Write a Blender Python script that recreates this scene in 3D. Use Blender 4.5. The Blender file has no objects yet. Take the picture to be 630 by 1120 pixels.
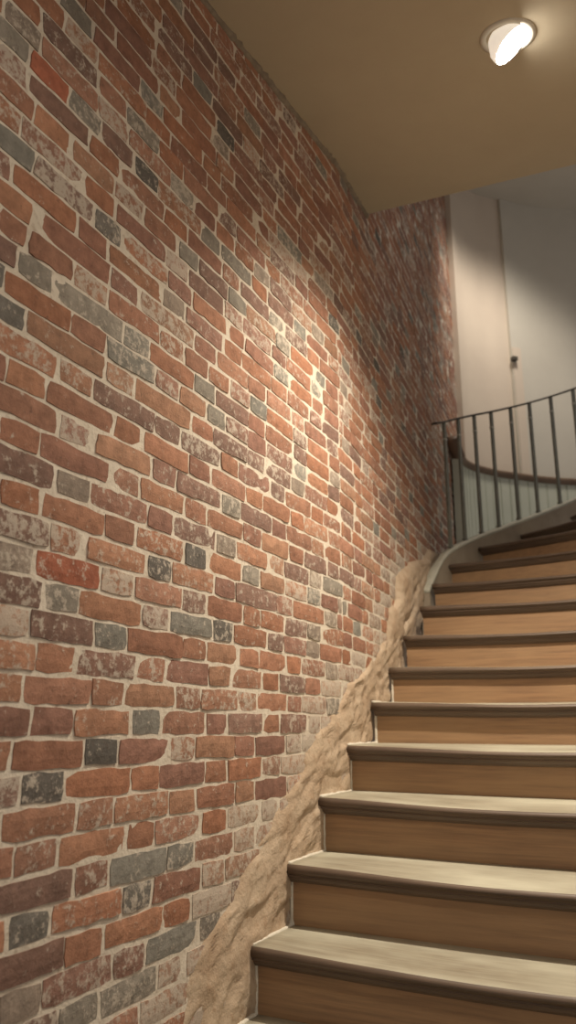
import bpy, bmesh, math, random
from mathutils import Vector, noise
random.seed(7)
S = bpy.context.scene
COL = S.collection

# ------------------------------------------------------------------ camera, world, lights, exposure
FPX = 870.0
PITCH = math.radians(15.1)
cam_d = bpy.data.cameras.new('camera')
cam = bpy.data.objects.new('camera', cam_d)
COL.objects.link(cam)
cam_d.sensor_fit = 'VERTICAL'
cam_d.sensor_height = 36.0
cam_d.lens = FPX / 1120.0 * 36.0
cam_d.clip_start = 0.02
cam_d.dof.use_dof = True
cam_d.dof.focus_distance = 2.3
cam_d.dof.aperture_fstop = 2.8
cam.location = (0, 0, 0)
cam.rotation_euler = (math.pi / 2 + PITCH, 0, 0)
S.camera = cam

w = bpy.data.worlds.new('World')
S.world = w
w.use_nodes = True
bg = w.node_tree.nodes['Background']
bg.inputs['Color'].default_value = (1.0, 0.90, 0.82, 1)
bg.inputs['Strength'].default_value = 0.30

S.view_settings.view_transform = 'Standard'
S.view_settings.look = 'None'
S.view_settings.gamma = 1.0
S.view_settings.use_curve_mapping = False
S.view_settings.exposure = 0.12

def lamp(name, kind, loc, energy, color, target=None, size=0.1, angle=150, blend=0.8):
    d = bpy.data.lights.new(name, kind)
    d.energy = energy
    d.color = color
    if kind == 'SPOT':
        d.spot_size = math.radians(angle)
        d.spot_blend = blend
        d.shadow_soft_size = size
    elif kind == 'POINT':
        d.shadow_soft_size = size
    o = bpy.data.objects.new(name, d)
    COL.objects.link(o)
    o.location = loc
    if target is not None:
        o.rotation_euler = (Vector(target) - Vector(loc)).to_track_quat('-Z', 'Y').to_euler()
    return o

WARM = (1.0, 0.87, 0.69)
LAMP = Vector((0.818, 2.40, 2.482))           # centre of the eyeball downlight, on the soffit
lamp('downlight_beam', 'SPOT', LAMP + Vector((0.05, -0.01, -0.13)), 345, WARM,
     (0.98, 3.00, -0.6), 0.04, 124, 1.0)
lamp('landing_beam', 'SPOT', (2.15, 5.95, 5.15), 240, (1.0, 0.89, 0.75), (2.1, 7.0, 2.5), 0.25, 84, 1.0)
lamp('hall_fill', 'SPOT', (0.55, 0.60, 2.05), 58, WARM, (0.2, 1.0, -1.0), 0.08, 165, 1.0)  # unseen lamp, added as fill for the near part of the wall

# ------------------------------------------------------------------ materials
def mat(name):
    m = bpy.data.materials.new(name)
    m.use_nodes = True
    nt = m.node_tree
    nt.nodes.clear()
    out = nt.nodes.new('ShaderNodeOutputMaterial')
    b = nt.nodes.new('ShaderNodeBsdfPrincipled')
    nt.links.new(b.outputs[0], out.inputs[0])
    return m, nt, b

def N(nt, t, **kw):
    n = nt.nodes.new(t)
    for k, v in kw.items():
        if k.startswith('i_'):
            key = k[2:].replace('_', ' ')
            n.inputs[key].default_value = v
        else:
            setattr(n, k, v)
    return n

def ramp(nt, fac, stops):
    r = nt.nodes.new('ShaderNodeValToRGB')
    e = r.color_ramp.elements
    while len(e) < len(stops):
        e.new(0.5)
    for el, (p, c) in zip(e, stops):
        el.position = p
        el.color = (c[0], c[1], c[2], 1) if not isinstance(c, (int, float)) else (c, c, c, 1)
    nt.links.new(fac, r.inputs[0])
    return r.outputs[0]

def mix(nt, fac, a, b, blend='MIX'):
    m = nt.nodes.new('ShaderNodeMix')
    m.data_type = 'RGBA'
    m.blend_type = blend
    for sock, v in ((m.inputs[0], fac), (m.inputs[6], a), (m.inputs[7], b)):
        if hasattr(v, 'links'):
            nt.links.new(v, sock)
        elif isinstance(v, (int, float)):
            sock.default_value = v
        else:
            sock.default_value = (v[0], v[1], v[2], 1)
    return m.outputs[2]

def noise_tex(nt, coord, scale, detail=4, rough=0.6, sc=None):
    n = N(nt, 'ShaderNodeTexNoise')
    n.inputs['Scale'].default_value = scale
    n.inputs['Detail'].default_value = detail
    n.inputs['Roughness'].default_value = rough
    if sc:
        mp = nt.nodes.new('ShaderNodeMapping')
        mp.inputs['Scale'].default_value = sc
        nt.links.new(coord, mp.inputs[0])
        coord = mp.outputs[0]
    nt.links.new(coord, n.inputs['Vector'])
    return n.outputs['Fac']

def bump(nt, b, h, strength, dist):
    n = N(nt, 'ShaderNodeBump')
    n.inputs['Strength'].default_value = strength
    n.inputs['Distance'].default_value = dist
    nt.links.new(h, n.inputs['Height'])
    nt.links.new(n.outputs[0], b.inputs['Normal'])

def objc(nt):
    return N(nt, 'ShaderNodeTexCoord').outputs['Object']

def math_n(nt, op, a, b):
    n = nt.nodes.new('ShaderNodeMath')
    n.operation = op
    for s_, v in ((n.inputs[0], a), (n.inputs[1], b)):
        if hasattr(v, 'links'):
            nt.links.new(v, s_)
        else:
            s_.default_value = v
    return n.outputs[0]

def m_brick():
    m, nt, b = mat('old_brick')
    co = objc(nt)
    tint = N(nt, 'ShaderNodeAttribute', attribute_name='tint')
    wash = N(nt, 'ShaderNodeAttribute', attribute_name='wash')
    n1 = noise_tex(nt, co, 26, 5, 0.65)
    mott = ramp(nt, n1, [(0.3, 0.72), (0.7, 1.22)])
    c = mix(nt, 1.0, tint.outputs['Color'], mott, 'MULTIPLY')
    dark = ramp(nt, noise_tex(nt, co, 60, 3, 0.7), [(0.60, 0.0), (0.72, 0.5)])
    c = mix(nt, dark, c, (0.10, 0.062, 0.050))
    # remains of limewash: big clouds times fine crumbs
    big = noise_tex(nt, co, 1.6, 3, 0.6)
    mid = noise_tex(nt, co, 42, 6, 0.72)
    fine = noise_tex(nt, co, 95, 4, 0.7)
    s1 = math_n(nt, 'ADD', math_n(nt, 'MULTIPLY', big, 0.22), math_n(nt, 'MULTIPLY', mid, 0.66))
    s1 = math_n(nt, 'ADD', s1, math_n(nt, 'MULTIPLY', fine, 0.22))
    s1 = math_n(nt, 'ADD', s1, math_n(nt, 'MULTIPLY', wash.outputs['Fac'], 0.20))
    mask = ramp(nt, s1, [(0.650, 0.0), (0.715, 0.80)])
    c = mix(nt, mask, c, (0.50, 0.44, 0.37))
    haze = math_n(nt, 'MULTIPLY', wash.outputs['Fac'], 0.12)
    c = mix(nt, haze, c, (0.44, 0.40, 0.35))
    nt.links.new(c, b.inputs['Base Color'])
    b.inputs['Roughness'].default_value = 0.9
    b.inputs['Specular IOR Level'].default_value = 0.2
    bump(nt, b, math_n(nt, 'ADD', mid, fine), 0.45, 0.005)
    return m

def m_rough(name, c1, c2, scale, bstr=0.5, bdist=0.01, rough=0.9, c3=None, sc=None):
    m, nt, b = mat(name)
    co = objc(nt)
    n1 = noise_tex(nt, co, scale, 6, 0.65, sc)
    c = ramp(nt, n1, [(0.30, c1), (0.70, c2)])
    n2 = noise_tex(nt, co, scale * 4.3, 4, 0.65, sc)
    if c3:
        k = ramp(nt, n2, [(0.55, 0.0), (0.70, 0.8)])
        c = mix(nt, k, c, c3)
    nt.links.new(c, b.inputs['Base Color'])
    b.inputs['Roughness'].default_value = rough
    b.inputs['Specular IOR Level'].default_value = 0.25
    if bstr:
        bump(nt, b, math_n(nt, 'ADD', n1, n2), bstr, bdist)
    return m

def m_wood(name, base, dark, pale, pale_amt, rough=0.5, ang=27.0):
    m, nt, b = mat(name)
    co = objc(nt)
    mp = nt.nodes.new('ShaderNodeMapping')
    mp.inputs['Rotation'].default_value = (0, 0, math.radians(ang))
    nt.links.new(co, mp.inputs[0])
    co = mp.outputs[0]
    grain = noise_tex(nt, co, 9, 6, 0.65, (0.35, 9.0, 9.0))
    blot = noise_tex(nt, co, 3.2, 4, 0.6, (0.6, 1.4, 2.0))
    c = ramp(nt, grain, [(0.28, dark), (0.62, base)])
    k = ramp(nt, blot, [(0.30, 0.0), (0.68, pale_amt)])
    c = mix(nt, k, c, pale)
    nt.links.new(c, b.inputs['Base Color'])
    b.inputs['Roughness'].default_value = rough
    bump(nt, b, grain, 0.18, 0.004)
    return m

M = {}
M['brick'] = m_brick()
M['mortar'] = m_rough('lime_mortar', (0.55, 0.49, 0.405), (0.67, 0.61, 0.52), 14, 0.5, 0.006, 0.95, (0.42, 0.345, 0.27))
M['bead'] = m_rough('shadowed_joint', (0.17, 0.135, 0.10), (0.30, 0.25, 0.19), 18, 0.6, 0.01, 0.95)  # mortar coloured dark to draw the shadow line in the gap under the soffit
M['patch'] = m_rough('rough_render', (0.40, 0.29, 0.20), (0.55, 0.445, 0.335), 7, 0.55, 0.010, 0.95, (0.38, 0.26, 0.17))
M['fillet'] = m_rough('white_filler', (0.55, 0.51, 0.43), (0.70, 0.66, 0.57), 30, 0.4, 0.004, 0.8)
M['ceil'] = m_rough('ceiling_paint', (0.41, 0.35, 0.255), (0.44, 0.38, 0.28), 2.5, 0.12, 0.004, 0.9)
M['plaster'] = m_rough('pink_plaster', (0.55, 0.475, 0.40), (0.60, 0.525, 0.44), 1.6, 0.10, 0.004, 0.85)
M['grey_plaster'] = m_rough('grey_plaster', (0.50, 0.475, 0.42), (0.55, 0.525, 0.465), 1.6, 0.10, 0.004, 0.85)
M['wains'] = m_rough('green_grey_paint', (0.43, 0.455, 0.385), (0.49, 0.51, 0.435), 3, 0.08, 0.003, 0.55)
M['dado'] = m_rough('dado_wood', (0.13, 0.085, 0.060), (0.19, 0.13, 0.09), 9, 0.2, 0.003, 0.5)
M['iron'] = m_rough('grey_iron', (0.155, 0.16, 0.14), (0.22, 0.225, 0.195), 20, 0.1, 0.002, 0.45)
M['rail'] = m_rough('dark_rail', (0.030, 0.024, 0.018), (0.055, 0.044, 0.034), 20, 0.1, 0.002, 0.4)
M['collar'] = m_rough('pale_collar', (0.38, 0.39, 0.35), (0.48, 0.48, 0.43), 20, 0.1, 0.002, 0.4)
M['string'] = m_rough('string_paint', (0.26, 0.215, 0.165), (0.34, 0.29, 0.225), 7, 0.15, 0.004, 0.6)
M['cap'] = m_rough('string_cap_paint', (0.42, 0.415, 0.35), (0.52, 0.51, 0.435), 9, 0.15, 0.003, 0.55)
M['floor'] = m_wood('floor_boards', (0.20, 0.12, 0.065), (0.09, 0.05, 0.03), (0.26, 0.20, 0.13), 0.5)
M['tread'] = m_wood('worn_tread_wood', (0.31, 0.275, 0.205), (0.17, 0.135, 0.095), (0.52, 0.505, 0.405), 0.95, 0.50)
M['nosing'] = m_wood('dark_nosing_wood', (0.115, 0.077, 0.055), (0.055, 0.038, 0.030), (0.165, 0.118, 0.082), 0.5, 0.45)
M['riser'] = m_wood('riser_wood', (0.315, 0.185, 0.098), (0.165, 0.095, 0.056), (0.37, 0.24, 0.13), 0.6, 0.5)
M['white_metal'] = m_rough('white_metal', (0.55, 0.52, 0.45), (0.6, 0.57, 0.5), 20, 0.0, 0.002, 0.4)
M['dark_plastic'] = m_rough('dark_plastic', (0.045, 0.04, 0.032), (0.07, 0.06, 0.05), 20, 0.0, 0.002, 0.4)
mg, nt_, b_ = mat('lamp_glass')
b_.inputs['Base Color'].default_value = (1, 0.95, 0.85, 1)
b_.inputs['Emission Color'].default_value = (1.0, 0.93, 0.82, 1)
b_.inputs['Emission Strength'].default_value = 40
M['lamp'] = mg
mg, nt_, b_ = mat('eyeball_glow')  # eyeball housing given a weak glow, standing in for glare around the lens
b_.inputs['Base Color'].default_value = (0.9, 0.86, 0.78, 1)
b_.inputs['Emission Color'].default_value = (1.0, 0.88, 0.72, 1)
b_.inputs['Emission Strength'].default_value = 0.55
M['ball_glow'] = mg

# ------------------------------------------------------------------ helpers
def obj(name, verts, faces, m, parent=None, smooth=False, kind=None):
    me = bpy.data.meshes.new(name)
    me.from_pydata([tuple(v) for v in verts], [], faces)
    ms = m if isinstance(m, (list, tuple)) else [m]
    for q in ms:
        me.materials.append(q)
    if smooth:
        me.polygons.foreach_set('use_smooth', [True] * len(me.polygons))
    me.update()
    o = bpy.data.objects.new(name, me)
    COL.objects.link(o)
    if parent is not None:
        o.parent = parent
        o.matrix_parent_inverse = parent.matrix_basis.inverted()
    if kind:
        o['kind'] = kind
    return o

def recalc(o):
    bm = bmesh.new()
    bm.from_mesh(o.data)
    bmesh.ops.recalc_face_normals(bm, faces=bm.faces)
    bm.to_mesh(o.data)
    bm.free()
    return o

def empty(name, loc, label, cat, group=None):
    o = bpy.data.objects.new(name, None)
    o.empty_display_size = 0.1
    COL.objects.link(o)
    o.location = loc
    o['label'] = label
    o['category'] = cat
    if group:
        o['group'] = group
    return o

def bevel(o, width, seg=2):
    b = o.modifiers.new('bevel', 'BEVEL')
    b.width = width
    b.segments = seg
    b.limit_method = 'ANGLE'
    return o

def catmull(pts, n):
    out = []
    P = [Vector(p) for p in pts]
    P = [2 * P[0] - P[1]] + P + [2 * P[-1] - P[-2]]
    for i in range(1, len(P) - 2):
        for j in range(n):
            t = j / n
            a, b, c, d = P[i - 1], P[i], P[i + 1], P[i + 2]
            out.append(0.5 * ((2 * b) + (c - a) * t + (2 * a - 5 * b + 4 * c - d) * t * t + (3 * b - a - 3 * c + d) * t ** 3))
    out.append(P[-2].copy())
    return out

def sweep(name, path, section, m, parent=None, smooth=False, kind=None):
    """section: (across, up) points, closed; the path keeps its own z; across is to the right of travel"""
    V, F = [], []
    n = len(section)
    for i, p in enumerate(path):
        a = path[max(i - 1, 0)]
        b = path[min(i + 1, len(path) - 1)]
        t = Vector((b[0] - a[0], b[1] - a[1], 0)).normalized()
        r = Vector((t.y, -t.x, 0))
        for (x, z) in section:
            V.append(Vector(p) + r * x + Vector((0, 0, z)))
    for i in range(len(path) - 1):
        for j in range(n):
            k = (j + 1) % n
            F.append((i * n + j, i * n + k, (i + 1) * n + k, (i + 1) * n + j))
    F.append(tuple(range(n)))
    F.append(tuple((len(path) - 1) * n + j for j in reversed(range(n))))
    return recalc(obj(name, V, F, m, parent, smooth, kind))

def ring(center, axis, prof, m, name, parent=None, seg=32):
    """lathe of (radius, along) about axis"""
    ax = Vector(axis).normalized()
    u = ax.orthogonal().normalized()
    v = ax.cross(u)
    V, F = [], []
    n = len(prof)
    for i in range(seg):
        a = 2 * math.pi * i / seg
        for r, h in prof:
            V.append(Vector(center) + (u * math.cos(a) + v * math.sin(a)) * r + ax * h)
    for i in range(seg):
        k = (i + 1) % seg
        for j in range(n - 1):
            F.append((i * n + j, k * n + j, k * n + j + 1, i * n + j + 1))
    return recalc(obj(name, V, F, m, parent, True))

# ------------------------------------------------------------------ plan of the brick wall
P1 = Vector((0.227, 3.29))
D1 = Vector((0.49, 1.0)).normalized()
D2 = Vector((0.38, 1.0)).normalized()
W0, W1 = -3.30, 4.02          # arc length from the seam, towards the viewer and away

def wall_pt(wv, z, off=0.0):
    d = D1 if wv < 0 else D2
    k = min(max((wv + 0.05) / 0.10, 0), 1)
    dn = D1.lerp(D2, k).normalized()
    p = P1 + d * wv
    return Vector((p.x + dn.y * off, p.y - dn.x * off, z))

def ray(px, py):
    u = (px - 315) / FPX
    v = (560 - py) / FPX
    return Vector((u, math.cos(PITCH) - v * math.sin(PITCH), math.sin(PITCH) + v * math.cos(PITCH)))

def wall_uv(px, py):
    r = ray(px, py)
    d = D1 if r.x / r.y < P1.x / P1.y else D2
    det = -r.x * d.y + d.x * r.y
    t = (-P1.x * d.y + d.x * P1.y) / det
    wv = (r.x * P1.y - r.y * P1.x) / det
    return wv, t * r.z

def ceil_z(x, y):
    return 2.05 + 0.18 * y

# soffit end line
E1 = Vector((0.43, 3.83))
E2 = Vector((1.85, 3.06))

# ------------------------------------------------------------------ step data: left end of each nosing and its heading
STEPS = [
    # x, y, z, angle (deg, nosing falls to the right towards the viewer), length
    (-0.345, 2.130, -1.000, 27, 1.50),
    (-0.225, 2.375, -0.812, 27, 1.50),
    (-0.115, 2.589, -0.623, 27, 1.50),
    (-0.009, 2.806, -0.433, 27, 1.50),
    (0.109, 3.047, -0.2465, 27, 1.50),
    (0.229, 3.300, -0.071, 27, 1.50),
    (0.368, 3.620, 0.105, 26, 1.50),
    (0.490, 3.950, 0.281, 26, 1.50),
    (0.606, 4.220, 0.465, 26, 1.50),
    (0.735, 4.430, 0.650, 27, 1.50),
    (0.868, 4.757, 0.835, 30, 1.55),
    (1.029, 5.055, 1.015, 38, 1.55),
    (1.308, 5.347, 1.195, 48, 1.50),
    (1.711, 5.746, 1.375, 63, 1.50),
    (2.156, 5.880, 1.555, 79, 1.42),
    (2.620, 5.960, 1.735, 93, 1.40),
    (3.100, 5.850, 1.915, 108, 1.35),
]

# ------------------------------------------------------------------ rough render patch along the stairs
patch_px = [(196,1135),(203,1085),(206,1050),(222,1018),(240,998),(252,975),(262,948),(284,920),(300,893),(309,868),(326,838),(338,806),
            (352,790),(366,768),(378,748),(398,735),(408,716),(420,700),(424,672),(430,650),(434,628),(446,614),(462,610),(474,590),(480,560),(486,545)]
PL = [wall_uv(*q) for q in patch_px]
def left_edge(z):
    """arc position of the patch's left edge at height z"""
    for (a, za), (b, zb) in zip(PL[:-1], PL[1:]):
        if za <= z <= zb:
            return a + (b - a) * (z - za) / max(zb - za, 1e-6)
    return PL[0][0] if z < PL[0][1] else PL[-1][0]
def step_arc(z):
    for s0, s1 in zip(STEPS[:-1], STEPS[1:]):
        if s0[2] <= z <= s1[2]:
            t = (z - s0[2]) / (s1[2] - s0[2])
            x, y = s0[0] + (s1[0] - s0[0]) * t, s0[1] + (s1[1] - s0[1]) * t
            return (Vector((x, y)) - P1).length * (1 if y > P1.y else -1)
    return -1.3
# ------------------------------------------------------------------ brick wall
CZ, CH = -0.0235, 0.0672
PER, HEAD = 0.345, 0.115
# colour notes on single bricks, read off the wall: g grey, d dark grey, w washed, r plain red header
HDR = {
 'g': [(14,608),(68,654),(122,695),(248,604),(275,636),(343,719),(344,682),(362,669),(344,646),(376,660),(161,792),
       (198,933),(254,945),(23,1096),(87,1106),(81,533),(41,292),(150,379),(191,338),(231,266),(260,324),(287,298),
       (167,108),(200,215),(242,159),(16,149),(86,5),(160,414),(224,430),(283,442),(281,517),(253,557),(310,378),(348,359),(10,48)],
 'd': [(175,623),(214,614),(111,823),(47,862),(151,978),(33,1015),(161,189),(65,83),(244,695),(231,1009),(6,329),(53,184)],
 'w': [(75,587),(129,636),(171,676),(10,681),(302,627),(213,658),(302,708),(363,706),(271,768),(206,765),(200,819),(105,889),
       (85,473),(84,409),(101,306),(194,296),(229,354),(189,379),(184,423),(184,476)],
 'r': [(62,720),(119,760),(165,733),(132,581),(276,595),(246,650),(276,681),(273,725),(297,750),(241,744),(213,712),(343,757),
       (322,733),(381,693),(159,850),(237,840),(200,875),(41,935),(155,912),(235,898),(101,957),(233,953),(93,1032),(194,993),
       (142,1048),(188,1061),(136,526),(23,471),(142,476),(38,349),(98,361),(30,412),(15,211),(48,236),(110,208),(103,254),(8,259),
       (255,395),(225,390),(259,359),(115,168),(188,175),(124,114),(60,133),(222,476),(219,524),(180,522),(282,479),(252,516)],
}
STR = {
 'p': [(24,574),(276,655),(25,577),(20,509),(229,291),(123,142),(24,38),(257,456),(219,542),(37,978),(206,700),(17,6)],
 'G': [(151,947),(188,1028),(140,1077),(76,323),(114,348),(124,379),(257,298),(165,146),(352,305)],
 'W': [(10,538),(67,203),(60,170)],
 'R': [(71,620),(98,140),(60,100)],
}
anch = {}
for kd, L in HDR.items():
    for q in L:
        a, z = wall_uv(*q)
        anch.setdefault(math.floor((z - CZ) / CH), []).append((a, kd))
strn = {}
for kd, L in STR.items():
    for q in L:
        a, z = wall_uv(*q)
        strn.setdefault(math.floor((z - CZ) / CH), []).append((a, kd))

RED = [(0.335,0.172,0.112),(0.300,0.152,0.102),(0.355,0.184,0.116),(0.275,0.142,0.102),(0.320,0.170,0.118),(0.262,0.142,0.108),(0.340,0.192,0.126),(0.335,0.162,0.100)]
GRY = [(0.25,0.225,0.19),(0.215,0.205,0.18),(0.27,0.22,0.18)]
DRK = [(0.115,0.105,0.095),(0.15,0.14,0.125)]
PUR = [(0.205,0.125,0.10),(0.235,0.14,0.11)]
def tint_of(kd, header):
    if kd is None:
        x = random.random()
        if header:
            kd = 'g' if x < 0.17 else 'd' if x < 0.20 else 'w' if x < 0.36 else 'p' if x < 0.42 else 'r'
        else:
            kd = 'p' if x < 0.12 else 'G' if x < 0.145 else 'W' if x < 0.24 else 'r'
    if kd in 'gG':
        c, ws = random.choice(GRY), random.uniform(0.1, 0.6)
    elif kd == 'd':
        c, ws = random.choice(DRK), random.uniform(0.2, 0.5)
    elif kd in 'wW':
        c, ws = random.choice(RED + PUR), random.uniform(0.45, 0.75)
    elif kd == 'p':
        c, ws = random.choice(PUR), random.uniform(0.1, 0.5)
    elif kd == 'R':
        c, ws = (0.36, 0.13, 0.080), 0.1
    else:
        c, ws = random.choice(RED), random.choice([0, 0.05, 0.1, 0.2, 0.3, 0.45])
    f = random.uniform(0.86, 1.14)
    return tuple(min(q * f, 1) for q in c), ws

def row_headers(r):
    """header centres along one course, through the noted ones"""
    A = sorted(anch.get(r, []))
    B = []
    for a in A:
        if not B or a[0] - B[-1][0] > 0.26:
            B.append(a)
    if not B:
        B = [(((r % 2) * 0.5 + random.uniform(-0.12, 0.12)) * PER, None)]
    out = []
    x = B[0][0] - PER
    while x > W0 - PER:
        out.insert(0, (x, None))
        x -= PER * random.uniform(0.97, 1.03)
    for i, a in enumerate(B):
        out.append(a)
        if i + 1 < len(B):
            g = B[i + 1][0] - a[0]
            n = max(1, round(g / PER))
            for j in range(1, n):
                out.append((a[0] + g * j / n, None))
    x = B[-1][0] + PER
    while x < W1 + PER:
        out.append((x, None))
        x += PER * random.uniform(0.97, 1.03)
    return out

bv, bf, bt, bw = [], [], [], []
def add_brick(a0, a1, z0, z1, header, kd):
    if a1 < W0 or a0 > W1:
        return
    a0, a1 = max(a0, W0), min(a1, W1)
    if a1 - a0 < 0.02:
        return
    c, ws = tint_of(kd, header)
    zc_ = (z0 + z1) / 2
    near = left_edge(zc_) - (a0 + a1) / 2
    if -1.0 < zc_ < 1.1 and near < 0.22 and random.random() < 0.75:      # lime smeared over the bricks beside the render
        k_ = random.uniform(0.05, 0.40)
        c = tuple(q * (1 - k_) + g * k_ for q, g in zip(c, (0.46, 0.39, 0.31)))
        ws = max(ws, random.uniform(0.5, 1.0))
    n = 3 if header else 6
    m = 3
    far = a0 > 1.6
    if far:
        n, m = (2, 2) if header else (3, 2)
    base = len(bv)
    dep = random.uniform(-0.0012, 0.0018)
    ja = [random.uniform(-0.004, 0.004) for _ in range(4)]
    jz = [random.uniform(-0.003, 0.003) for _ in range(4)]
    tilt = random.uniform(-0.003, 0.003)
    cols = n + 1
    def corner(i, j, sc_):
        s, t = i / n, j / m
        a = a0 + (a1 - a0) * s + (ja[0] * (1 - s) * (1 - t) + ja[1] * s * (1 - t) + ja[2] * s * t + ja[3] * (1 - s) * t)
        z = z0 + (z1 - z0) * t + (jz[0] * (1 - s) * (1 - t) + jz[1] * s * (1 - t) + jz[2] * s * t + jz[3] * (1 - s) * t)
        return a, z
    # skirt ring then the face grid
    ringi = []
    for j in range(m + 1):
        for i in range(n + 1):
            a, z = corner(i, j, 1)
            edge = i in (0, n) or j in (0, m)
            q = noise.noise(Vector((a * 31, z * 31, 3.1)))
            if edge:
                a += random.uniform(-0.0028, 0.0028)
                z += random.uniform(-0.0028, 0.0028)
                if i in (0, n) and j in (0, m):
                    a += 0.002 if i == 0 else -0.002
                    z += 0.002 if j == 0 else -0.002
                off = -0.0012 + dep
            else:
                off = 0.0006 + dep + q * 0.0018
            off += tilt * (i / n - 0.5)
            bv.append(wall_pt(a, z, off))
    for j in range(m):
        for i in range(n):
            bf.append((base + j * cols + i, base + j * cols + i + 1, base + (j + 1) * cols + i + 1, base + (j + 1) * cols + i))
            bt.append(c); bw.append(ws)
    per = [(i, 0) for i in range(n)] + [(n, j) for j in range(m)] + [(i, m) for i in range(n, 0, -1)] + [(0, j) for j in range(m, 0, -1)]
    sk = len(bv)
    cx, cz = (a0 + a1) / 2, (z0 + z1) / 2
    for (i, j) in per:
        a, z = corner(i, j, 1)
        a = cx + (a - cx) * 1.01
        z = cz + (z - cz) * 1.02
        bv.append(wall_pt(a, z, -0.022))
    K = len(per)
    for q in range(K):
        i, j = per[q]
        i2, j2 = per[(q + 1) % K]
        bf.append((base + j2 * cols + i2, base + j * cols + i, sk + q, sk + (q + 1) % K))
        bt.append(c); bw.append(ws)

R0, R1 = -18, 80
for r in range(R0, R1):
    z0 = CZ + r * CH
    zb, zt = z0 + 0.0047, z0 + CH - 0.0047
    hs = row_headers(r)
    S_notes = strn.get(r, [])
    for i, (hc, kd) in enumerate(hs):
        jt = random.uniform(0.0042, 0.0066)
        hw = HEAD / 2 + random.uniform(-0.005, 0.005)
        bricks = [(hc - hw, hc + hw, True, kd)]
        if i + 1 < len(hs):
            nx = hs[i + 1][0]
            a0, a1 = hc + hw + 2 * jt, nx - HEAD / 2 - 2 * jt
            if a1 - a0 > 0.30:                     # closer brick
                mid = a0 + (a1 - a0) * 0.5
                bricks += [(a0, mid - jt, False, None), (mid + jt, a1, False, None)]
            elif a1 - a0 > 0.03:
                sk = None
                for a, k2 in S_notes:
                    if a0 - 0.03 < a < a1 + 0.03:
                        sk = k2
                bricks.append((a0, a1, False, sk))
        for a0, a1, hd, k2 in bricks:
            cen = wall_pt((a0 + a1) / 2, 0)
            # nothing is laid above the soffit where it covers the wall
            if zb > ceil_z(cen.x, cen.y) + 0.10 and (a0 + a1) / 2 < 0.50:
                continue
            zc = (zb + zt) / 2
            if -1.0 < zc < 1.10 and a0 > left_edge(zc) + 0.05 and a1 < step_arc(zc) + 0.30:
                continue
            # the straight joint at the seam
            if a0 < -0.004 and a1 > 0.004 and 0.2 < z0 < 1.7 and min(-a0, a1) > 0.03:
                add_brick(a0, -0.008, zb, zt, hd, k2)
                add_brick(0.008, a1, zb, zt, hd, k2)
            else:
                add_brick(a0, a1, zb, zt, hd, k2)

wall_left = obj('wall_left', bv, bf, M['brick'], None, False, 'structure')
me = wall_left.data
at = me.attributes.new('tint', 'FLOAT_COLOR', 'FACE')
at.data.foreach_set('color', [q for c in bt for q in (c[0], c[1], c[2], 1.0)])
aw = me.attributes.new('wash', 'FLOAT', 'FACE')
aw.data.foreach_set('value', bw)

# mortar bed behind and between the bricks
NA, NZ = 260, 190
Z0, Z1 = CZ + R0 * CH, CZ + R1 * CH
V, F = [], []
keep = {}
for j in range(NZ + 1):
    for i in range(NA + 1):
        a = W0 + (W1 - W0) * i / NA
        z = Z0 + (Z1 - Z0) * j / NZ
        q = noise.noise(Vector((a * 9, z * 9, 0))) * 0.0022 + noise.noise(Vector((a * 30, z * 30, 5))) * 0.0014
        V.append(wall_pt(a, z, -0.0026 + q * 0.8))
for j in range(NZ):
    for i in range(NA):
        a = W0 + (W1 - W0) * (i + 0.5) / NA
        p = wall_pt(a, 0)
        z = Z0 + (Z1 - Z0) * (j + 0.5) / NZ
        if a < 0.45 and z > ceil_z(p.x, p.y) + 0.14:
            continue
        F.append((j * (NA + 1) + i, j * (NA + 1) + i + 1, (j + 1) * (NA + 1) + i + 1, (j + 1) * (NA + 1) + i))
mort = obj('mortar', V, F, M['mortar'], wall_left, True)
mort['kind'] = 'structure'
# solid core so that the wall has its thickness
V, F = [], []
aa = [W0, -1.5, -0.05, 0.05, 1.5, W1]
for a in aa:
    for z in (Z0, Z1):
        for off in (-0.024, -0.26):
            V.append(wall_pt(a, z, off))
for i in range(len(aa) - 1):
    b0, b1 = i * 4, i * 4 + 4
    F += [(b0, b1, b1 + 2, b0 + 2), (b0 + 1, b0 + 3, b1 + 3, b1 + 1), (b0, b0 + 1, b1 + 1, b1), (b0 + 2, b1 + 2, b1 + 3, b0 + 3)]
F += [(0, 2, 3, 1), (len(V) - 4, len(V) - 3, len(V) - 1, len(V) - 2)]
core = recalc(obj('wall_core', V, F, M['mortar'], wall_left))
core['kind'] = 'structure'

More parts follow.
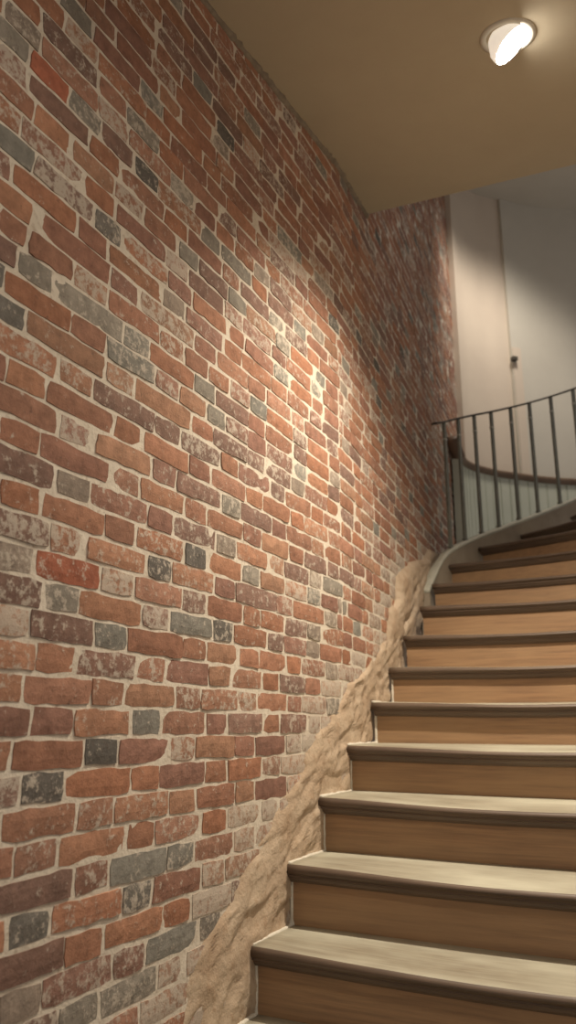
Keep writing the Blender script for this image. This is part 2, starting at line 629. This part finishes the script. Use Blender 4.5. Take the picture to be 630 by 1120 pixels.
V, F = [], []
rows = []
NZp, NAp = 210, 34
zlo, zhi = -1.0, 1.13
for j in range(NZp + 1):
    z = zlo + (zhi - zlo) * j / NZp
    a0 = left_edge(z) + 0.045 * noise.noise(Vector((z * 9, 1.7, 0))) + 0.02 * noise.noise(Vector((z * 31, 4.7, 0)))
    a1 = step_arc(z) + 0.34
    for i in range(NAp + 1):
        t = i / NAp
        a = a0 + (a1 - a0) * t
        e = min((a - a0) / 0.09, 1.0)
        h = -0.0065 + 0.0135 * e
        k2 = noise.noise(Vector(((a + z) * 8, (a - z) * 30, 7.0)))
        rel = min(max((z + 0.74) / 0.14, 0.15), 1.0)
        h -= 0.017 * max(0.0, k2 - 0.12) * e * rel
        h += e * (0.006 * noise.noise(Vector((a * 13, z * 13, 2.0))) + 0.004 * noise.noise(Vector((a * 38, z * 38, 8.0))))
        # chipped hollows
        k = noise.noise(Vector((a * 7 + 3, z * 11 - a * 5, 21.0)))
        if k > 0.22:
            h -= min((k - 0.22) * 0.09, 0.018) * e
        # bulk against the upper treads, where the flight leaves the wall
        if z > 0.35:
            h += 0.022 * min((z - 0.35) / 0.25, 1.0) * min(max((a - a0) / 0.16, 0), 1.0)
        if e > 0.99:
            h = max(h, -0.0005)
        V.append(wall_pt(a, z, h))
for j in range(NZp):
    for i in range(NAp):
        q = j * (NAp + 1) + i
        F.append((q, q + 1, q + NAp + 2, q + NAp + 1))
pt = obj('rough_plaster', V, F, M['patch'], wall_left, True)
pt['kind'] = 'structure'

# ------------------------------------------------------------------ lower soffit with its free end, and the higher ceiling
wl = [wall_pt(a, 0, -0.02) for a in (W0, -2.0, -1.0, 0.0)] + [Vector((E1.x - 0.05, E1.y + 0.03, 0))]
right = [(E2.x + 0.02, E2.y - 0.01), (2.7, 2.60), (2.7, -0.6), (-1.35, -0.6)]
outline = [(p.x, p.y) for p in wl] + right
V = [(x, y, ceil_z(x, y)) for x, y in outline] + [(x, y, ceil_z(x, y) + 0.30) for x, y in outline]
n = len(outline)
F = [tuple(range(n)), tuple(range(2 * n - 1, n - 1, -1))] + [(i, (i + 1) % n, n + (i + 1) % n, n + i) for i in range(n)]
ceil_o = recalc(obj('ceiling', V, F, M['ceil'], None, False, 'structure'))
bevel(ceil_o, 0.008, 2)
# ragged mortar where the soffit meets the bricks
path = []
for i in range(170):
    a = W0 + 0.05 + (0.60 - W0 - 0.05) * i / 169
    p = wall_pt(a, 0, 0.0)
    path.append(Vector((p.x, p.y, ceil_z(p.x, p.y) - 0.002)))
V, F = [], []
K = 7
for i, p in enumerate(path):
    rr = 0.011 + 0.013 * abs(noise.noise(Vector((i * 0.45, 0, 3)))) + random.uniform(0, 0.005)
    for k in range(K):
        an = 2 * math.pi * k / K
        V.append(p + Vector((D1.y, -D1.x, 0)) * (math.cos(an) * rr) + Vector((0, 0, math.sin(an) * rr * 0.9)))
for i in range(len(path) - 1):
    for k in range(K):
        F.append((i * K + k, i * K + (k + 1) % K, (i + 1) * K + (k + 1) % K, (i + 1) * K + k))
mb = recalc(obj('mortar_bead', V, F, M['bead'], ceil_o, True))

def slab(name, pts, z0, z1, m, kind='structure', parent=None):
    n = len(pts)
    V = [(x, y, z0) for x, y in pts] + [(x, y, z1) for x, y in pts]
    F = [tuple(range(n)), tuple(range(2 * n - 1, n - 1, -1))] + [(i, (i + 1) % n, n + (i + 1) % n, n + i) for i in range(n)]
    return recalc(obj(name, V, F, m, parent, False, kind))

slab('ceiling_upper', [(0.2, 3.2), (5.2, 3.2), (5.2, 8.2), (0.2, 8.2)], 5.32, 5.5, M['grey_plaster'])
slab('floor', [(-1.35, -0.6), (2.7, -0.6), (2.7, 1.7), (1.25, 1.75), (0.2, 2.4), (-0.37, 2.15), (-1.30, 0.3)], -1.26, -1.19, M['floor'])

# right-hand wall of the lower flight (outside the frame)
q0, q1 = Vector((1.31 + 0.49 * (1.75 - 1.88), 1.75)), Vector((1.31 + 0.49 * (3.02 - 1.88), 3.02))
nr = Vector((D1.y, -D1.x)) * 0.15
slab('wall_right', [tuple(q0), tuple(q1), (2.7, q1.y - 0.42), (2.7, q0.y - 0.2)], -1.3, 2.66, M['plaster'])

# ------------------------------------------------------------------ curved landing wall, its wainscot and dado
FACE = catmull([(1.585, 6.72, 0), (1.70, 6.90, 0), (1.906, 7.07, 0), (2.10, 7.155, 0), (2.44, 7.29, 0), (2.80, 7.36, 0), (3.4, 7.40, 0), (4.6, 7.30, 0)], 10)
CORN = 2.205
left_part = [p for p in FACE if p.x <= CORN + 0.03]
right_part = [p for p in FACE if p.x >= CORN - 0.02]
Z_TOP, Z_BOT = 5.32, 0.60
Hh = Z_TOP - Z_BOT
wb = sweep('wall_back', [Vector((p.x, p.y, Z_BOT)) for p in left_part], [(0, 0), (0, Hh), (-0.28, Hh), (-0.28, 0)], M['plaster'], None, True, 'structure')
wr = sweep('wall_corner', [Vector((p.x, p.y, Z_BOT)) for p in right_part], [(0.035, 0), (0.035, Hh), (-0.28, Hh), (-0.28, 0)], M['grey_plaster'], None, True, 'structure')
for o in (wb, wr):
    for p in o.data.polygons:
        p.use_smooth = False
tr = sweep('corner_trim', [Vector((CORN - 0.005 + 0.09 * t, 7.20 + 0.035 * t, Z_BOT)) for t in (0, 1)], [(0.045, 0), (0.045, 3.02), (-0.02, 3.02), (-0.02, 0)], M['plaster'], wr)

# wainscot of upright boards, standing proud of the brick end and the curved wall
wpts = [wall_pt(3.13, 0, 0.082), wall_pt(3.30, 0, 0.066), wall_pt(3.46, 0, 0.056)]
WA = catmull([(p.x, p.y, 0) for p in wpts] + [(1.60, 6.69, 0), (1.725, 6.85, 0), (1.915, 7.01, 0), (2.105, 7.095, 0), (2.445, 7.225, 0), (2.80, 7.295, 0), (3.4, 7.33, 0), (4.6, 7.23, 0)], 12)
L = [0.0]
for a, b in zip(WA[:-1], WA[1:]):
    L.append(L[-1] + (b - a).length)
def along(pl, ls, d):
    for i in range(len(ls) - 1):
        if ls[i] <= d <= ls[i + 1]:
            t = (d - ls[i]) / max(ls[i + 1] - ls[i], 1e-9)
            return pl[i].lerp(pl[i + 1], t)
    return pl[-1].copy()
DZ = 2.262
def dado_z(s):
    return DZ - 0.115 * (1 - min(s / 1.0, 1.0)) ** 1.6
V, F = [], []
brd = 0.105
nb = int(L[-1] / brd)
prof = []
for k in range(nb):
    for s, o in ((0.0, -0.014), (0.05, -0.014), (0.08, 0.0), (0.90, 0.0), (0.93, 0.006), (0.97, 0.006)):
        prof.append(((k + s) * brd, o))
for (s, o) in prof:
    p = along(WA, L, s)
    q = along(WA, L, s + 0.01)
    t = (q - p).normalized()
    r = Vector((t.y, -t.x, 0))
    for z, back in ((Z_BOT, 0), (dado_z(s), 0), (dado_z(s), 1), (Z_BOT, 1)):
        V.append(p + r * (o if not back else -0.07) + Vector((0, 0, z)))
for i in range(len(prof) - 1):
    for k in range(4):
        F.append((i * 4 + k, i * 4 + (k + 1) % 4, (i + 1) * 4 + (k + 1) % 4, (i + 1) * 4 + k))
F += [(0, 1, 2, 3), tuple(len(V) - 4 + k for k in (3, 2, 1, 0))]
wn = recalc(obj('wainscot', V, F, M['wains'], wb))
e0, e1 = wall_pt(3.000, 0, 0.050), wall_pt(3.065, 0, 0.072)
dpath = [Vector((e0.x, e0.y, dado_z(0) + 0.10)), Vector((e1.x, e1.y, dado_z(0) + 0.05))] + [Vector((p.x, p.y, dado_z(l_))) for p, l_ in zip(WA, L)]
dsec = [(-0.07, -0.030), (0.014, -0.030), (0.018, -0.018), (0.030, -0.008), (0.036, 0.012), (0.030, 0.028), (0.012, 0.034), (-0.07, 0.034)]
sweep('trim_1', dpath, dsec, M['dado'], None, True, 'structure')

# small dark sensor on the corner of the landing wall
r = ray(562.5, 392.5)
t = 7.135 / r.y
sp = Vector((r.x * t, r.y * t, r.z * t))
sens = empty('door_sensor', sp, 'small dark box fixed to the corner of the pale landing wall', 'sensor')
def box(name, c, size, m, parent, rz=0.0, bev=0.004):
    x, y, z = [q / 2 for q in size]
    V = []
    for sx, sy, sz in ((-1,-1,-1),(1,-1,-1),(1,1,-1),(-1,1,-1),(-1,-1,1),(1,-1,1),(1,1,1),(-1,1,1)):
        vx, vy = sx * x, sy * y
        V.append((c[0] + vx * math.cos(rz) - vy * math.sin(rz), c[1] + vx * math.sin(rz) + vy * math.cos(rz), c[2] + sz * z))
    o = recalc(obj(name, V, [(0,3,2,1),(4,5,6,7),(0,1,5,4),(1,2,6,5),(2,3,7,6),(3,0,4,7)], m, parent))
    if bev:
        bevel(o, bev, 2)
    return o
box('housing', sp, (0.058, 0.045, 0.042), M['dark_plastic'], sens, 0.3)
box('mounting_plate', sp + Vector((0.002, 0.026, 0.0)), (0.070, 0.012, 0.060), M['white_metal'], sens, 0.3, 0.002)

# ------------------------------------------------------------------ staircase
stair = empty('staircase', (-0.115, 2.589, -1.19), 'curving timber staircase with worn pale treads climbing along the brick wall', 'staircase')
OV = 0.040
def avec(deg):
    a = math.radians(deg)
    return Vector((math.cos(a), -math.sin(a), 0)), Vector((math.sin(a), math.cos(a), 0))
NS = 30
for k in range(len(STEPS) - 1):
    x, y, z, ang, ln = STEPS[k]
    x2, y2, z2, ang2, ln2 = STEPS[k + 1]
    a1, n1 = avec(ang)
    a2, n2 = avec(ang2)
    L1, L2 = Vector((x, y, 0)), Vector((x2, y2, 0)) + n2 * (OV + 0.022)
    ext = 0.0
    dip = 0.017 if k < 12 else 0.010
    # nosing profile: (distance back from the front, height) round the front edge
    R = 0.017
    pr = [(0.045, -0.034), (R, -0.034)]
    for q in range(1, 8):
        th = -math.pi / 2 - math.pi * q / 8
        pr.append((R + R * math.cos(th), -R + R * math.sin(th)))
    pr += [(R, 0.0), (0.055, 0.0020)]
    V, F, mats = [], [], []
    np_ = len(pr) + 6
    for i in range(NS + 1):
        s = i / NS
        f = L1 + a1 * (ln * s - ext)
        b = L2 + a2 * (ln2 * s - ext)
        d = b - f
        dl = d.length
        dn = d / dl
        bell = math.sin(math.pi * min(max((s * ln - 0.03) / 1.35, 0), 1)) ** 1.2
        wob = 0.003 * noise.noise(Vector((s * 3.1, k * 5.3, 0)))
        for (dd, zz) in pr:
            wear = dip * bell * (1.0 if zz > -0.02 else 0.55)
            V.append(f + dn * dd + Vector((0, 0, z + zz - wear + wob)))
        for q in range(1, 5):
            dd = 0.055 + (dl - 0.055) * q / 4
            wear = dip * bell * (1 - q / 4) ** 0.8
            V.append(f + dn * dd + Vector((0, 0, z + 0.002 - wear + wob * (1 - q / 4))))
        V.append(f + dn * dl + Vector((0, 0, z - 0.034)))
        V.append(f + dn * 0.075 + Vector((0, 0, z - 0.034 - dip * bell * 0.55)))
    for i in range(NS):
        for j in range(np_):
            j2 = (j + 1) % np_
            F.append((i * np_ + j, (i + 1) * np_ + j, (i + 1) * np_ + j2, i * np_ + j2))
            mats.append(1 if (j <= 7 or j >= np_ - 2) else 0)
    F.append(tuple(range(np_)))
    F.append(tuple(NS * np_ + j for j in reversed(range(np_))))
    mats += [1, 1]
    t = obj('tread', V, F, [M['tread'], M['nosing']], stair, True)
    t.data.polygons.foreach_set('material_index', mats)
    recalc(t)
    # moulding under the nosing
    V, F = [], []
    sec = [(0.012, -0.033), (0.012, -0.038), (0.018, -0.041), (0.024, -0.050), (0.033, -0.058), (0.040, -0.060), (0.062, -0.060), (0.062, -0.033)]
    for i in range(NS + 1):
        s = i / NS
        f = L1 + a1 * (ln * s + 0.004)
        bell = math.sin(math.pi * min(max((s * ln - 0.03) / 1.35, 0), 1)) ** 1.2
        for dd, zz in sec:
            V.append(f + n1 * dd + Vector((0, 0, z + zz - dip * bell * 0.55)))
    m_ = len(sec)
    for i in range(NS):
        for j in range(m_):
            j2 = (j + 1) % m_
            F.append((i * m_ + j, (i + 1) * m_ + j, (i + 1) * m_ + j2, i * m_ + j2))
    F.append(tuple(range(m_)))
    F.append(tuple(NS * m_ + j for j in reversed(range(m_))))
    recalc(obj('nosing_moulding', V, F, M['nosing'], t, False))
    # riser
    zb = (STEPS[k - 1][2] if k else -1.19)
    V, F = [], []
    for i in range(13):
        s = i / 12
        f = L1 + a1 * (ln * s + 0.006) + n1 * OV
        for zz, bb in ((zb - 0.02, 0), (z - 0.030, 0), (z - 0.030, 0.022), (zb - 0.02, 0.022)):
            V.append(f + n1 * bb + Vector((0, 0, zz)))
    for i in range(12):
        for j in range(4):
            j2 = (j + 1) % 4
            F.append((i * 4 + j, (i + 1) * 4 + j, (i + 1) * 4 + j2, i * 4 + j2))
    F += [(0, 1, 2, 3), (51, 50, 49, 48)]
    recalc(obj('riser', V, F, M['riser'], stair, False))

# white filler squeezed out along the tread ends and up the riser ends, lower steps
for k in range(1, 7):
    x, y, z, ang, ln = STEPS[k]
    x2, y2, z2, ang2, ln2 = STEPS[k + 1]
    a1, n1 = avec(ang)
    pts = [Vector((x, y, z)) + n1 * 0.015]
    e = Vector((x2, y2, z)) + n1 * OV
    for q in range(1, 13):
        pts.append(pts[0].lerp(e, q / 12))
    for q in range(1, 8):
        pts.append(Vector((e.x, e.y, z + (z2 - z - 0.05) * q / 7)))
    V, F = [], []
    K = 6
    for i, p in enumerate(pts):
        rr = 0.0065 + 0.0045 * noise.noise(Vector((i * 0.9, k * 3.3, 0))) if i < 13 else 0.005 + 0.002 * noise.noise(Vector((i * 0.9, k * 3.3, 0)))
        for q in range(K):
            an = 2 * math.pi * q / K
            if i < 13:
                V.append(p + a1 * (0.004 + math.cos(an) * rr * 1.3) + Vector((0, 0, 0.001 + math.sin(an) * rr)))
            else:
                V.append(p + a1 * (0.004 + math.cos(an) * rr * 1.2) + n1 * (-0.001 + math.sin(an) * rr))
    for i in range(len(pts) - 1):
        for q in range(K):
            F.append((i * K + q, i * K + (q + 1) % K, (i + 1) * K + (q + 1) % K, (i + 1) * K + q))
    F += [tuple(range(K)), tuple((len(pts) - 1) * K + q for q in reversed(range(K)))]
    recalc(obj('plaster_fillet', V, F, M['fillet'], stair, True))

# raised outer string where the flight leaves the wall
CURB = catmull([(0.830, 4.79, 0.81), (0.868, 4.87, 0.875), (0.948, 5.00, 1.005), (1.045, 5.105, 1.118), (1.27, 5.37, 1.265), (1.525, 5.61, 1.396), (1.80, 5.83, 1.53),
                (2.05, 6.005, 1.652), (2.34, 6.16, 1.795), (2.75, 6.22, 1.98), (3.2, 6.12, 2.18)], 10)
bot = [Vector((p.x, p.y, p.z)) for p in CURB]
ssec = [(0.030, -0.36), (0.030, -0.028), (-0.022, -0.028), (-0.022, -0.36)]
sweep('outer_string', bot, ssec, M['string'], stair, False)
csec = [(0.026, -0.030), (0.034, -0.022), (0.034, -0.008), (0.026, 0.0), (-0.020, 0.0), (-0.028, -0.008), (-0.028, -0.022), (-0.020, -0.030)]
st = [o for o in stair.children if o.name.startswith('outer_string')][0]
sweep('string_cap', bot, csec, M['cap'], st, True)

# ------------------------------------------------------------------ iron balustrade
CL = [0.0]
for a, b in zip(CURB[:-1], CURB[1:]):
    CL.append(CL[-1] + (b - a).length)
def curb_at_bearing(m_):
    for i in range(len(CURB) - 1):
        a, b = CURB[i], CURB[i + 1]
        fa, fb = a.x - m_ * a.y, b.x - m_ * b.y
        if fa <= 0 <= fb and a.y > 4.9:
            t = fa / (fa - fb) if fb != fa else 0
            return a.lerp(b, t)
    return None
bal = empty('balustrade', (1.045, 5.105, 1.118), 'dark handrail on slim grey iron uprights along the outer edge of the upper stairs', 'balustrade')
base_px = [(493, 598), (509, 594), (527, 586), (546, 579), (568, 572), (589, 562), (613, 553), (638, 541), (664, 530), (692, 519)]
top_py = {493: 465}
bases = []
for q in base_px:
    r = ray(*q)
    p = curb_at_bearing(r.x / r.y)
    if p is not None:
        bases.append(p)
def rail_z(p):
    # height of the rail over the string eases from 0.86 to 0.92 m
    t = min(max((p.x - 1.0) / 1.1, 0), 1)
    return p.z + 0.885 + 0.03 * t
rp = [(0.955, 4.98)] + [(p.x, p.y) for p in bases]
rail_path = []
first = bases[0]
rail_path.append(Vector((0.985, 5.030, rail_z(first) - 0.055)))
for p in bases:
    rail_path.append(Vector((p.x, p.y, rail_z(p))))
rail_path = catmull(rail_path, 8)
rsec = [(-0.016, -0.006), (0.016, -0.006), (0.020, 0.0), (0.016, 0.007), (0.0, 0.010), (-0.016, 0.007), (-0.020, 0.0)]
sweep('handrail', rail_path, rsec, M['rail'], bal, True)
for i, p in enumerate(bases):
    q = bases[min(i + 1, len(bases) - 1)]
    o_ = bases[max(i - 1, 0)]
    rz = math.atan2(q.y - o_.y, q.x - o_.x)
    zt = rail_z(p) - 0.004
    h = zt - (p.z - 0.002)
    bb = box('baluster', (p.x, p.y, p.z - 0.002 + h / 2), (0.030, 0.018, h), M['iron'], bal, rz, 0.003)
    zc = p.z + h * 0.86
    box('collar', (p.x, p.y, zc), (0.036, 0.025, 0.013), M['collar'], bb, rz, 0.003)
    box('foot', (p.x, p.y, p.z + 0.006), (0.040, 0.028, 0.014), M['iron'], bb, rz, 0.003)

# ------------------------------------------------------------------ eyeball downlight in the soffit
dl = empty('ceiling_downlight', LAMP, 'round recessed spotlight glowing white in the sloping ceiling', 'ceiling light')
cn = Vector((0, 0.18, -1)).normalized()        # soffit normal, downwards
en = Vector((0.62, -0.06, -0.78)).normalized()
ring(LAMP, cn, [(0.078, 0.000), (0.080, 0.007), (0.092, 0.007), (0.101, 0.003), (0.102, -0.004)], M['white_metal'], 'trim_ring', dl)
BALL = LAMP + cn * 0.022
ring(BALL, en, [(0.0005, -0.070), (0.050, -0.050), (0.074, -0.012), (0.077, 0.012), (0.0755, 0.020), (0.073, 0.019)], M['ball_glow'], 'eyeball', dl)
ring(BALL, en, [(0.0005, 0.026), (0.030, 0.0255), (0.056, 0.023), (0.0745, 0.019)], M['lamp'], 'lamp_lens', dl)
